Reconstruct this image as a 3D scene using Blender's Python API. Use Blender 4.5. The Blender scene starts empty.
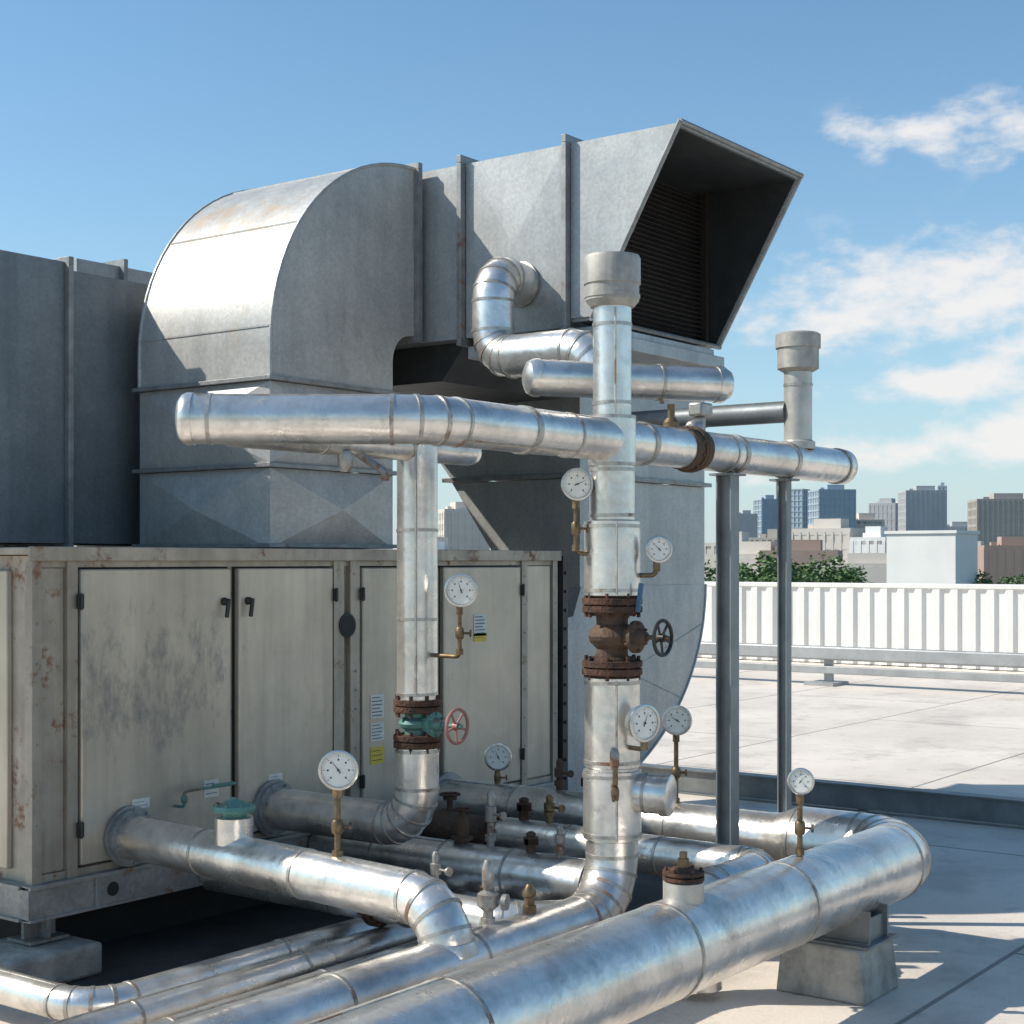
import bpy, math, random
from mathutils import Vector, Matrix
random.seed(7)
sc=bpy.context.scene
COL=sc.collection
V=Vector
AZ0=36.5
# ------------------------------------------------------------------ geometry builder
def perp(d):
    d=V(d).normalized()
    a=V((0,0,1)) if abs(d.z)<0.9 else V((1,0,0))
    u=d.cross(a).normalized(); w=d.cross(u).normalized()
    return u,w
BASE={}
class G:
    def __init__(s): s.v=[];s.f=[];s.m=[]
    def add(s,vs,fs,m=0):
        o=len(s.v); s.v+= [V(x) for x in vs]; s.f+=[tuple(i+o for i in f) for f in fs]; s.m+=[m]*len(fs); return s
    def box(s,x0,x1,y0,y1,z0,z1,m=0):
        vs=[(x0,y0,z0),(x1,y0,z0),(x1,y1,z0),(x0,y1,z0),(x0,y0,z1),(x1,y0,z1),(x1,y1,z1),(x0,y1,z1)]
        return s.add(vs,[(0,3,2,1),(4,5,6,7),(0,1,5,4),(1,2,6,5),(2,3,7,6),(3,0,4,7)],m)
    def obox(s,c,size,mat,m=0):
        x,y,z=[q/2 for q in size]; c=V(c)
        vs=[c+mat@V(p) for p in [(-x,-y,-z),(x,-y,-z),(x,y,-z),(-x,y,-z),(-x,-y,z),(x,-y,z),(x,y,z),(-x,y,z)]]
        return s.add(vs,[(0,3,2,1),(4,5,6,7),(0,1,5,4),(1,2,6,5),(2,3,7,6),(3,0,4,7)],m)
    def xbox(s,x0,x1,y0,y1,z0,z1,k=.014,m=0):
        vs=[(x0,y0,z0),(x1,y0,z0),(x1,y1,z0),(x0,y1,z0),(x0,y0,z1),(x1,y0,z1),(x1,y1,z1),(x0,y1,z1)]
        xm,ym,zm=(x0+x1)/2,(y0+y1)/2,(z0+z1)/2
        vs+=[(xm,y0-k,zm),(x1+k,ym,zm),(xm,y1+k,zm),(x0-k,ym,zm)]
        fs=[(0,3,2,1),(4,5,6,7)]
        for q,c in (((0,1,5,4),8),((1,2,6,5),9),((2,3,7,6),10),((3,0,4,7),11)):
            for i in range(4): fs.append((q[i],q[(i+1)%4],c))
        return s.add(vs,fs,m)
    def lathe(s,p,d,prof,seg=32,m=0,caps=True):
        p=V(p); d=V(d).normalized(); u,w=perp(d); vs=[];fs=[]
        for t,r in prof:
            for i in range(seg):
                a=2*math.pi*i/seg; vs.append(p+d*t+(u*math.cos(a)+w*math.sin(a))*r)
        n=len(prof)
        for j in range(n-1):
            for i in range(seg):
                k=(i+1)%seg; fs.append((j*seg+i,j*seg+k,(j+1)*seg+k,(j+1)*seg+i))
        if caps:
            fs.append(tuple(range(seg))[::-1]); fs.append(tuple((n-1)*seg+i for i in range(seg)))
        return s.add(vs,fs,m)
    def cyl(s,p0,p1,r,seg=24,m=0):
        p0=V(p0);p1=V(p1); return s.lathe(p0,p1-p0,[(0,r),((p1-p0).length,r)],seg,m)
    def torus(s,c,ax,R,r,m=0,seg=32,s2=8):
        c=V(c);d=V(ax).normalized();u,w=perp(d);vs=[];fs=[]
        for i in range(seg):
            a=2*math.pi*i/seg; rad=u*math.cos(a)+w*math.sin(a)
            for j in range(s2):
                b=2*math.pi*j/s2; vs.append(c+rad*(R+r*math.cos(b))+d*(r*math.sin(b)))
        for i in range(seg):
            for j in range(s2):
                fs.append((i*s2+j,((i+1)%seg)*s2+j,((i+1)%seg)*s2+(j+1)%s2,i*s2+(j+1)%s2))
        return s.add(vs,fs,m)
    def band(s,p,d,r,m=1,h=.008,k=.0035):
        d=V(d).normalized()
        j=V((random.uniform(-1,1),random.uniform(-1,1),random.uniform(-1,1)))*.018
        dj=(d+j).normalized()
        s.lathe(p,dj,[(-h,r-.003),(-h,r+k),(h,r+k),(h,r-.003)],32,m,False)
        return s
    def tube(s,path,r,R=.2,seg=32,m=0,bm=1,bands=True,step=.9,n=5):
        path=[V(p) for p in path]; st=[]
        st.append((path[0],(path[1]-path[0]).normalized()))
        bl=[]
        for i in range(1,len(path)-1):
            P=path[i];v1=(path[i-1]-P).normalized();v2=(path[i+1]-P).normalized()
            ang=v1.angle(v2); tl=R/math.tan(ang/2)
            C=P+(v1+v2).normalized()*(R/math.sin(ang/2))
            A=P+v1*tl-C;B=P+v2*tl-C; th=A.angle(B); nrm=A.cross(B).normalized()
            nn=max(2,round(n*th/1.57))
            for k in range(nn+1):
                q=Matrix.Rotation(th*k/nn,3,nrm)@A
                t=nrm.cross(q).normalized(); st.append((C+q,t)); bl.append((C+q,t))
        st.append((path[-1],(path[-1]-path[-2]).normalized()))
        if bands and step:
            for i in range(len(st)-1):
                a,b=st[i][0],st[i+1][0]; L=(b-a).length; dr=(b-a).normalized() if L>1e-6 else V((0,0,1))
                if L>step*.8:
                    kk=int(L/step+.5)
                    cuts=[0]+[(k+random.uniform(-.12,.12))/kk for k in range(1,kk)]+[1]
                    for c_ in cuts[1:-1]: bl.append((a+(b-a)*c_,dr))
                    # lengthwise lap seams, staggered between bands
                    u_,w_=perp(dr)
                    for q0,q1 in zip(cuts[:-1],cuts[1:]):
                        an=random.uniform(-.5,.5)+(-math.pi/2 if random.random()<.5 else math.pi*.75)
                        rr=(u_*math.cos(an)+w_*math.sin(an)); tt=dr.cross(rr)
                        M_=Matrix((dr,tt,rr)).transposed()
                        s.obox(a+(b-a)*((q0+q1)/2)+rr*(r+.0005),(L*(q1-q0)-.02,.010,.004),M_,bm)
        u,_=perp(st[0][1]); vs=[];fs=[]
        for p,t in st:
            u=(u-t*u.dot(t)).normalized(); w=t.cross(u)
            for i in range(seg):
                a=2*math.pi*i/seg; vs.append(p+(u*math.cos(a)+w*math.sin(a))*r)
        for j in range(len(st)-1):
            for i in range(seg):
                k=(i+1)%seg; fs.append((j*seg+i,j*seg+k,(j+1)*seg+k,(j+1)*seg+i))
        fs.append(tuple(range(seg))[::-1]); fs.append(tuple((len(st)-1)*seg+i for i in range(seg)))
        s.add(vs,fs,m)
        if bands:
            for p,t in bl: s.band(p,t,r,bm)
        return s
    def bolts(s,c,d,R,n,L,rb=.009,m=0):
        d=V(d).normalized();u,w=perp(d);c=V(c)
        for i in range(n):
            a=2*math.pi*(i+.5)/n; q=c+(u*math.cos(a)+w*math.sin(a))*R
            s.cyl(q-d*L/2,q+d*L/2,rb,6,m)
        return s
    def obj(s,name,mats,parent=None,base=None,bevel=0,label=None,cat=None,kind=None,flat=False,group=None):
        if parent is not None: base=BASE[parent.name]
        if base is None: base=V((0,0,0))
        base=V(base)
        me=bpy.data.meshes.new(name)
        me.from_pydata([tuple(x-base) for x in s.v],[],s.f)
        if not isinstance(mats,(list,tuple)): mats=[mats]
        for m in mats: me.materials.append(m)
        me.polygons.foreach_set('material_index',[min(i,len(mats)-1) for i in s.m])
        if not flat:
            me.polygons.foreach_set('use_smooth',[True]*len(me.polygons))
            me.set_sharp_from_angle(angle=math.radians(32))
        me.update()
        o=bpy.data.objects.new(name,me); COL.objects.link(o)
        if parent is not None: o.parent=parent
        else: o.location=base
        BASE[o.name]=base
        if bevel:
            b=o.modifiers.new('bevel','BEVEL'); b.width=bevel;b.segments=2;b.limit_method='ANGLE';b.angle_limit=math.radians(40)
        if label:o["label"]=label
        if cat:o["category"]=cat
        if kind:o["kind"]=kind
        if group:o["group"]=group
        return o
def empty(name,loc,label,cat,group=None):
    e=bpy.data.objects.new(name,None); e.empty_display_size=.2; e.location=loc; COL.objects.link(e)
    BASE[e.name]=V(loc); e["label"]=label; e["category"]=cat
    if group:e["group"]=group
    return e
# ------------------------------------------------------------------ materials
def mat(name,c1,c2=None,metal=0,rough=.6,nscale=3,spangle=0,spsc=45,streak=0,rust=0,rthr=.62,bump=.1,bscale=6,spots=(),rvar=.12,rustc=(.2,.085,.035),grime=0,gthr=.45,gsc=1.3,blotch=0,scuff=0):
    m=bpy.data.materials.new(name);m.use_nodes=True;nt=m.node_tree;N=nt.nodes;L=nt.links
    b=N['Principled BSDF']; tc=N.new('ShaderNodeTexCoord'); co=tc.outputs['Object']
    c2=c2 or tuple(x*.75 for x in c1)
    def noise(sc_,det=6,vec=co,rg=.55):
        n=N.new('ShaderNodeTexNoise');n.inputs['Scale'].default_value=sc_;n.inputs['Detail'].default_value=det;n.inputs['Roughness'].default_value=rg
        L.new(vec,n.inputs['Vector']);return n.outputs['Fac']
    def ramp(x,a,b_):
        r=N.new('ShaderNodeMapRange');r.inputs['From Min'].default_value=a;r.inputs['From Max'].default_value=b_;L.new(x,r.inputs['Value']);return r.outputs[0]
    def mix(f,a,b_,mode='MIX'):
        x=N.new('ShaderNodeMix');x.data_type='RGBA';x.blend_type=mode
        for sock,val in ((x.inputs[0],f),(x.inputs[6],a),(x.inputs[7],b_)):
            if hasattr(val,'is_linked'): L.new(val,sock)
            elif isinstance(val,(int,float)): sock.default_value=val
            else: sock.default_value=(*val,1)
        return x.outputs[2]
    def math_(op,a,b_):
        x=N.new('ShaderNodeMath');x.operation=op
        for i,val in enumerate((a,b_)):
            if hasattr(val,'is_linked'): L.new(val,x.inputs[i])
            else: x.inputs[i].default_value=val
        return x.outputs[0]
    def mapped(sx,sy,sz):
        mp=N.new('ShaderNodeMapping');mp.inputs['Scale'].default_value=(sx,sy,sz);L.new(co,mp.inputs['Vector']);return mp.outputs[0]
    n1=noise(nscale,8,rg=.65)
    col=mix(ramp(n1,.35,.65),c1,c2)
    if spangle:
        v=N.new('ShaderNodeTexVoronoi');v.inputs['Scale'].default_value=spsc;L.new(co,v.inputs['Vector'])
        sp=N.new('ShaderNodeSeparateColor');L.new(v.outputs['Color'],sp.inputs[0])
        cc=N.new('ShaderNodeCombineColor')
        k=math_('ADD',math_('MULTIPLY',sp.outputs[0],spangle),1-spangle/2)
        for i in range(3): L.new(k,cc.inputs[i])
        col=mix(1.0,col,cc.outputs[0],'MULTIPLY')
    if blotch:
        bl=ramp(noise(7,9,rg=.75),.5,.68)
        col=mix(math_('MULTIPLY',bl,blotch),col,tuple(x*.5 for x in c2))
    if streak:
        s_=noise(1.0,6,mapped(7,7,.5),.6)
        col=mix(math_('MULTIPLY',ramp(s_,.45,.75),streak),col,tuple(x*.45 for x in c2))
    if scuff:
        s_=noise(1.0,10,mapped(30,30,5),.8)
        col=mix(math_('MULTIPLY',ramp(s_,.60,.70),scuff),col,tuple(x*.35 for x in c2))
    if grime:
        g_=noise(gsc,8,rg=.7)
        col=mix(math_('MULTIPLY',ramp(g_,gthr,gthr+.25),grime),col,(.15,.13,.105))
    for (x,y,z,sx,sy,sz,cc,st,thr) in spots:
        mp=N.new('ShaderNodeMapping');mp.vector_type='POINT'
        mp.inputs['Location'].default_value=(-x/sx,-y/sy,-z/sz);mp.inputs['Scale'].default_value=(1/sx,1/sy,1/sz);L.new(co,mp.inputs['Vector'])
        ln=N.new('ShaderNodeVectorMath');ln.operation='LENGTH';L.new(mp.outputs[0],ln.inputs[0])
        s_=noise(1.0,12,mapped(9,9,4.0),.78)
        core=math_('MINIMUM',math_('SUBTRACT',1.0,ln.outputs['Value']),.45)
        val=math_('SUBTRACT',math_('ADD',core,math_('MULTIPLY',s_,3.4)),thr)
        col=mix(math_('MULTIPLY',ramp(val,0,.6),st),col,cc)
    rsock=math_('ADD',math_('MULTIPLY',noise(nscale*2.3,6),rvar*2),rough-rvar)
    msock=metal
    if rust:
        r_=ramp(noise(5.5,10,rg=.72),rthr,rthr+.07)
        r_=math_('MULTIPLY',r_,rust)
        col=mix(r_,col,rustc)
        rsock=math_('MAXIMUM',rsock,math_('MULTIPLY',r_,.85))
        msock=math_('MULTIPLY',math_('SUBTRACT',1.0,r_),metal)
    L.new(col,b.inputs['Base Color'])
    L.new(rsock,b.inputs['Roughness'])
    if hasattr(msock,'is_linked'):L.new(msock,b.inputs['Metallic'])
    else:b.inputs['Metallic'].default_value=msock
    if bump:
        bp=N.new('ShaderNodeBump');bp.inputs['Strength'].default_value=bump;bp.inputs['Distance'].default_value=.02
        L.new(noise(bscale,3),bp.inputs['Height']);L.new(bp.outputs[0],b.inputs['Normal'])
    return m
galv=mat('galvanized_steel',(.47,.47,.455),(.37,.375,.37),.42,.46,1.6,spangle=.17,spsc=60,streak=.35,rust=.4,rthr=.69,bump=.22,bscale=2.2,blotch=.18,scuff=.25)
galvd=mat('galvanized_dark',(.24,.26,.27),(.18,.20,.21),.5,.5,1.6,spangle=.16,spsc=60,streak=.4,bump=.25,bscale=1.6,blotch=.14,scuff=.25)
galvk=mat('galvanized_shadowed',(.055,.058,.058),(.035,.038,.038),.3,.6,2.5,spangle=.15,streak=.4,blotch=.3)  # near-black galvanized copy with shade put into the colour
galve=mat('galvanized_weathered',(.54,.525,.49),(.41,.405,.385),.32,.48,1.6,spangle=.18,spsc=60,streak=.3,rust=.45,rthr=.68,bump=.22,bscale=1.8,blotch=.22,scuff=.25,
   spots=[(-.30,.1,2.05,.46,.75,.36,(.48,.32,.17),.7,2.0),(-.48,-.2,1.55,.22,.35,.6,(.47,.33,.19),.55,2.15),(.1,.2,2.42,.5,.5,.2,(.38,.24,.13),.65,2.1),(-.4,.35,1.95,.15,.16,.6,(.42,.22,.09),.75,2.05),(.2,-.565,1.35,.5,.1,.3,(.19,.18,.16),.4,2.2)])
edge=mat('steel_edge',(.34,.345,.34),(.22,.22,.215),.5,.5,9,rust=.8,rthr=.58)
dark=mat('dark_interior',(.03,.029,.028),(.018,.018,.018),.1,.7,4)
louv=mat('louver_brown',(.05,.038,.03),(.03,.024,.02),.3,.6,5)
alu=mat('aluminium_cladding',(.90,.85,.785),(.73,.69,.64),.84,.30,3.5,rust=.6,rthr=.655,bump=.38,bscale=6.5,rustc=(.32,.21,.12),rvar=.12,grime=.5,gthr=.47,gsc=3.2,blotch=.22,scuff=.4)
alub=mat('aluminium_band',(.56,.53,.48),(.33,.31,.28),.75,.4,20,rust=.8,rthr=.55)
alud=mat('dull_cladding',(.62,.59,.53),(.45,.43,.39),.5,.42,6,rust=.5,rthr=.62,bump=.3,bscale=8,grime=.4,blotch=.25,scuff=.4)
capm=mat('cap_zinc',(.50,.475,.42),(.35,.33,.295),.3,.6,12,streak=.8,rust=.5,rthr=.64,blotch=.4,scuff=.6)
rustm=mat('rusted_iron',(.14,.062,.036),(.05,.03,.022),.25,.8,14,bump=.6,bscale=60,blotch=.5)
rustv=mat('rusted_valve',(.095,.066,.048),(.13,.075,.046),.3,.75,12,bump=.5,bscale=40,blotch=.5)
ironm=mat('grey_iron',(.15,.14,.125),(.09,.082,.072),.4,.6,12,bump=.4,bscale=40,blotch=.3,rust=1,rthr=.52)
teal=mat('teal_paint',(.08,.22,.19),(.13,.26,.22),.1,.5,14,rust=.9,rthr=.56,blotch=.3)
pink=mat('faded_red_paint',(.42,.17,.14),(.34,.18,.15),.1,.5,14,rust=.5)
blackm=mat('black_paint',(.02,.02,.02),(.035,.033,.03),.2,.45,14)
brass=mat('brass_fitting',(.26,.185,.10),(.12,.085,.055),.7,.45,30,blotch=.4)
chrome=mat('gauge_steel',(.62,.61,.58),(.5,.49,.46),.9,.25,15)
white=mat('dial_white',(.82,.80,.73),(.74,.72,.66),0,.35,20,bump=0)
whitep=mat('grey_white_fitting',(.44,.42,.385),(.30,.285,.26),.5,.42,12,rust=.9,rthr=.54,blotch=.5)
blue=mat('blue_paint',(.05,.16,.26),(.05,.13,.2),.1,.5,10,rust=.5)
yellow=mat('yellow_sticker',(.7,.52,.06),(.62,.45,.05),0,.6,10,bump=0)
paper=mat('paper_sticker',(.72,.71,.66),(.62,.6,.55),0,.6,20,bump=0)
ink=mat('ink',(.04,.04,.045),(.06,.06,.06),0,.6,20,bump=0)
unitm=mat('weathered_beige_panel',(.615,.535,.43),(.46,.40,.32),.34,.36,1.1,streak=.45,rust=.45,rthr=.67,bump=.35,bscale=1.3,rvar=.13,blotch=.12,scuff=.16,
  spots=[(-1.45,-1.93,1.42,.75,.6,.42,(.17,.172,.172),.75,1.98),(-1.15,-1.93,1.05,.4,.5,.35,(.24,.225,.205),.45,2.2),(-.35,-1.93,1.3,.35,.5,.5,(.27,.24,.20),.45,2.25),(.9,-1.93,1.2,.3,.5,.6,(.26,.235,.19),.45,2.3),(-.6,-1.93,.7,.4,.5,.3,(.28,.25,.2),.45,2.25)])
unitf=mat('weathered_frame',(.52,.45,.36),(.36,.31,.25),.3,.5,3,streak=.6,rust=.9,rthr=.57,bump=.15,blotch=.25)
skidm=mat('skid_galvanized',(.38,.365,.34),(.25,.24,.225),.4,.55,4,spangle=.2,rust=.9,rthr=.57,blotch=.3)
conc=mat('concrete_block',(.52,.48,.42),(.36,.335,.29),0,.85,7,streak=.5,bump=.8,bscale=22,grime=.4,blotch=.4,rust=.3,rthr=.62)
postm=mat('post_steel',(.27,.29,.29),(.19,.20,.205),.5,.5,5,streak=.3,rust=.6,rthr=.66)
parm=mat('white_painted_metal',(.80,.775,.73),(.73,.705,.66),0,.55,.6,streak=.15,bump=.05)
railm=mat('rail_galvanized',(.42,.42,.41),(.32,.32,.315),.4,.5,3)
shadem=mat('painted_shade_mat',(.04,.038,.035),(.07,.065,.06),0,.85,3,bump=.4,bscale=50,grime=.4)  # near-black colour imitating the shade around the unit's foot
def roofmat():
    m=bpy.data.materials.new('roof_membrane');m.use_nodes=True;nt=m.node_tree;N=nt.nodes;L=nt.links;b=N['Principled BSDF']
    tc=N.new('ShaderNodeTexCoord');co=tc.outputs['Object']
    def noise(s,d,r=.6):
        n=N.new('ShaderNodeTexNoise');n.inputs['Scale'].default_value=s;n.inputs['Detail'].default_value=d;n.inputs['Roughness'].default_value=r;L.new(co,n.inputs['Vector']);return n.outputs['Fac']
    def rmp(x,a,c,lo=0,hi=1):
        r=N.new('ShaderNodeMapRange');r.inputs[1].default_value=a;r.inputs[2].default_value=c;r.inputs[3].default_value=lo;r.inputs[4].default_value=hi;L.new(x,r.inputs[0]);return r.outputs[0]
    def mix(f,a,c):
        x=N.new('ShaderNodeMix');x.data_type='RGBA';L.new(f,x.inputs[0])
        for s,v in ((x.inputs[6],a),(x.inputs[7],c)):
            if hasattr(v,'is_linked'):L.new(v,s)
            else:s.default_value=(*v,1)
        return x.outputs[2]
    col=mix(rmp(noise(.5,8,.65),.35,.68),(.79,.695,.60),(.64,.565,.485))
    col=mix(rmp(noise(.9,9,.72),.5,.66,0,.55),col,(.38,.34,.30))
    col=mix(rmp(noise(4.5,8,.75),.55,.76,0,.65),col,(.26,.235,.21))
    col=mix(rmp(noise(60,3),.4,.7,0,.2),col,(.44,.40,.35))
    br=N.new('ShaderNodeTexBrick');br.inputs['Scale'].default_value=1;br.inputs['Brick Width'].default_value=5.2;br.inputs['Row Height'].default_value=2.6
    br.inputs['Mortar Size'].default_value=.016;br.inputs['Mortar Smooth'].default_value=.3;L.new(co,br.inputs['Vector'])
    col=mix(rmp(br.outputs['Fac'],0,1,0,.75),col,(.14,.13,.12))
    L.new(col,b.inputs['Base Color']);b.inputs['Roughness'].default_value=.8
    bp=N.new('ShaderNodeBump');bp.inputs['Strength'].default_value=.3;bp.inputs['Distance'].default_value=.01;L.new(noise(40,4),bp.inputs['Height']);L.new(bp.outputs[0],b.inputs['Normal'])
    return m
roofm=roofmat()
# ------------------------------------------------------------------ roof, city ground
def plane(name,x0,x1,y0,y1,z,m):
    return G().add([(x0,y0,z),(x1,y0,z),(x1,y1,z),(x0,y1,z)],[(0,1,2,3)]).obj(name,m,kind='structure')
G().box(-10,27.9,-16,48,-.6,0).obj('roof',roofm,kind='structure')
G().box(-9.8,27.7,-15.8,47.8,-14,-.6).obj('building_wall',mat('host_wall',(.5,.46,.4),(.45,.41,.36)),base=(9,16,-14),label='beige masonry building carrying the roof deck',cat='building')
cg=mat('city_ground_mat',(.10,.12,.07),(.20,.19,.17),0,.9,.02,bump=0)
plane('ground',-4000,9000,-4000,9000,-14,cg)
G().box(4.35,8.9,3.55,9.6,.003,.012).obj('painted_shade_sheet',shadem,base=(6,7,0),label='dark added sheet imitating shade under the air handling unit',cat='shade sheet')  # made-up dark sheet, shade below and before the unit put into its colour
# ------------------------------------------------------------------ gauges, wheels, valves
CAM=V((0,0,2.0))
def gauge(parent,stem,c,r,turn=0,tilt=0,stemr=.011,valve=True,ang=.6):
    c=V(c); f=(CAM-c); f.z=0; f.normalize(); f=Matrix.Rotation(math.radians(turn),3,'Z')@f; f.z=tilt; f.normalize()
    g=G().lathe(c,f,[(-.045,r*.55),(-.04,r*.92),(-.01,r),(.004,r*1.07),(.014,r*1.07),(.016,r*1.0),(.016,r*.92),(.008,r*.9)],36)
    case=g.obj('pressure_gauge',chrome,parent)
    side=V((0,0,1)).cross(f).normalized(); up=f.cross(side).normalized()
    g=G().lathe(c,f,[(.0085,r*.895),(.010,r*.895)],36,0)
    q=c+f*.0115
    for i in range(31):
        a=math.radians(225-270*i/30); L_=.14 if i%5==0 else .07; wd=.013 if i%5==0 else .007
        d=side*math.cos(a)+up*math.sin(a); n=side*-math.sin(a)+up*math.cos(a)
        o,i_=r*.84,r*(.84-L_)
        g.add([q+d*o+n*wd*r,q+d*i_+n*wd*r,q+d*i_-n*wd*r,q+d*o-n*wd*r],[(0,1,2,3)],1)
    for i in range(0,31,5):
        a=math.radians(225-270*i/30); d=side*math.cos(a)+up*math.sin(a); p=q+d*r*.56
        g.add([p-side*.045*r-up*.05*r,p+side*.045*r-up*.05*r,p+side*.045*r+up*.05*r,p-side*.045*r+up*.05*r],[(0,1,2,3)],1)
    g.obj('dial',[white,ink],case,flat=True)
    d=side*math.cos(ang)+up*math.sin(ang); n=f.cross(d); p=q+f*.003
    G().add([p-d*r*.2+n*.035*r,p-d*r*.2-n*.035*r,p+d*r*.72,],[(0,1,2)]).lathe(p,f,[(-.002,.06*r),(.004,.06*r)],12).obj('needle',ink,case,flat=True)
    pts=[V(p) for p in stem]
    pts.append(V((pts[-1].x,pts[-1].y,c.z-r*.9)))
    g=G().tube(pts,stemr,.03,12,bands=False)
    e=pts[-1]
    g.lathe(e-V((0,0,.05)),(0,0,1),[(0,stemr*1.7),(.05,stemr*1.7)],6)
    s0=pts[-2]
    L_=(e-s0).z
    if valve and L_>.1:
        mm=s0+V((0,0,L_*.45))
        g.lathe(mm-V((0,0,.03)),(0,0,1),[(0,stemr*1.5),(.012,stemr*2),(.048,stemr*2),(.06,stemr*1.5)],12)
        g.cyl(mm,mm+side*.05,.006,8)
        g.lathe(mm+side*.05,side,[(0,.018),(.01,.018)],12)
        g.lathe(s0+V((0,0,.01)),(0,0,1),[(0,stemr*1.8),(.03,stemr*1.8)],6)
    g.obj('stem',brass,case)
    return case
def wheel(g,c,ax,R,spokes=5,t=.009,m=0):
    ax=V(ax).normalized();c=V(c);u,w=perp(ax)
    g.torus(c,ax,R,t,m)
    for i in range(spokes):
        a=2*math.pi*i/spokes+.3; d=u*math.cos(a)+w*math.sin(a)
        g.cyl(c-ax*.01,c+d*R,t*.7,8,m)
    g.lathe(c-ax*.02,ax,[(0,t*2.2),(.03,t*2.2)],12,m)
def flange(g,c,d,R,t=.022,n=8,m=0):
    d=V(d).normalized();c=V(c)
    tt=min(t,.03)
    g.lathe(c-d*(tt+.003),d,[(0,R*.97),(.003,R),(tt-.002,R),(tt,R*.97)],32,m)
    g.lathe(c+d*.003,d,[(0,R*.97),(.002,R),(tt-.003,R),(tt,R*.97)],32,m)
    g.lathe(c-d*t,d,[(0,R*.78),(t*.35,R*.84),(t*1.65,R*.84),(2*t,R*.78)],24,m)
    g.bolts(c,d,R*.88,n,tt*2+.05,.010,m)
# ------------------------------------------------------------------ air handling unit
B=V((6.6,8.0,0))
U=empty('air_handling_unit',B,'weathered beige air handling unit with stained doors on steel skid','air handling unit')
A0,A1,BF=4.45,8.74,6.12
G().box(A0+.02,A1-.02,BF,9.9,.47,2.02).obj('casing',unitf,U)
g=G()
g.box(A0-.03,A1+.03,BF-.05,9.93,2.025,2.06).box(A0-.035,A1+.035,BF-.055,BF-.045,1.995,2.064)
g.obj('top_panel',unitf,U,bevel=.004)
g=G()
for x0,x1 in ((A0-.005,4.50),(4.645,4.705),(6.5,6.585),(6.64,6.72),(8.335,8.40),(8.70,8.755)):
    g.box(x0,x1,BF-.035,BF+.02,.475,1.995)
g.box(4.50,8.70,BF-.02,BF+.01,.475,.51).box(4.50,8.70,BF-.02,BF+.01,1.965,2.0)
for z in (1.35,1.24,1.13,.9): g.cyl((6.685,BF-.034,z),(6.685,BF-.04,z),.008,8,1)
for xx in (4.475,8.73,8.37):
    for k in range(8): g.cyl((xx,BF-.034,.56+k*.19),(xx,BF-.039,.56+k*.19),.007,6,1)
g.obj('frame',[unitf,edge],U)
G().box(4.51,4.64,BF-.012,BF+.005,.52,1.96).obj('recessed_panel',unitf,U)
G().box(8.41,8.69,BF-.02,BF+.005,.52,1.96).obj('end_panel',unitm,U,bevel=.004)
doors=[(4.72,5.693,'L'),(5.751,6.483,'R'),(6.738,7.442,'L'),(7.492,8.309,'R')]
for i,(x0,x1,h) in enumerate(doors):
    lab={0:'large access door with a big grey smear stain',3:'access door carrying a small warning sticker'}.get(i)
    d=G().box(x0,x1,BF-.045,BF-.003,.525,1.955).obj('door',unitm,U,bevel=.008,label=lab)
    G().box(x0-.012,x1+.012,BF-.004,BF-.0005,.513,1.967).obj('gasket',dark,d)
    hx=x1-.055 if i in(0,) else (x0+.06 if i==1 else (x0+.05 if i==3 else x1-.05))
    if i<2:
        g=G().lathe((hx,BF-.045,1.78),(0,-1,0),[(0,.022),(.02,.02),(.03,.012)],14)
        g.obox((hx,BF-.078,1.745),(.022,.014,.10),Matrix.Rotation(.15,3,'Y'))
        g.obj('handle',blackm,d,bevel=.003)
    gx=x0-.012 if h=='L' else x1+.012
    for z in (.70,1.80):
        G().box(gx-.018,gx+.018,BF-.058,BF-.046,z-.035,z+.035).cyl((gx,BF-.06,z-.04),(gx,BF-.06,z+.04),.008,8).obj('hinge',blackm,d)
g=G().lathe((6.61,BF-.037,1.62),(0,-1,0),[(0,.07),(.006,.07),(.008,.062)],28,0).lathe((6.61,BF-.0455,1.62),(0,-1,0),[(0,.058),(.002,.058)],28,1); g.obj('knob',[blackm,dark],U)
for k in range(3): G().box(A0-.012,A0+.02,6.27+k*1.2,7.4+k*1.2,.53,1.95).obj('side_panel',unitm,U,bevel=.006)
def sticker(x,z,w,h,m,lines,name='label_plate'):
    g=G().box(x-w/2,x+w/2,BF-.0495,BF-.0458,z-h/2,z+h/2,0)
    for k in range(lines):
        zz=z+h/2-h*(k+.8)/(lines+.6); ww=w*(.78 if k%3 else .6)
        g.box(x-w*.42,x-w*.42+ww,BF-.0502,BF-.0490,zz-h*.02,zz+h*.02,1)
    g.obj(name,[m,ink],U,flat=True)
sticker(6.86,1.13,.12,.14,paper,6);sticker(6.86,.98,.12,.11,paper,5);sticker(6.86,.84,.12,.10,yellow,3)
sticker(7.86,1.58,.13,.14,paper,6);sticker(7.86,1.50,.13,.05,yellow,1,'warning_label')
sticker(5.08,.78,.11,.05,paper,2);sticker(5.55,.80,.10,.09,paper,3);sticker(6.02,.8,.10,.05,paper,2)
g=G()
g.box(A0-.04,A1+.04,6.065,6.08,.31,.47).box(A0-.04,A1+.04,6.05,6.12,.455,.475).box(A0-.04,A1+.04,6.05,6.12,.305,.32)
g.box(A0-.04,A0-.025,6.08,9.9,.31,.47).box(A0-.055,A0+.02,6.12,9.9,.455,.475).box(A0-.055,A0+.02,6.12,9.9,.305,.32)
for x in (4.8,5.9,7.0,8.1):
    g.box(x-.012,x+.012,6.05,6.064,.32,.455)
g.obj('skid',skidm,U,bevel=.002)
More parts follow.
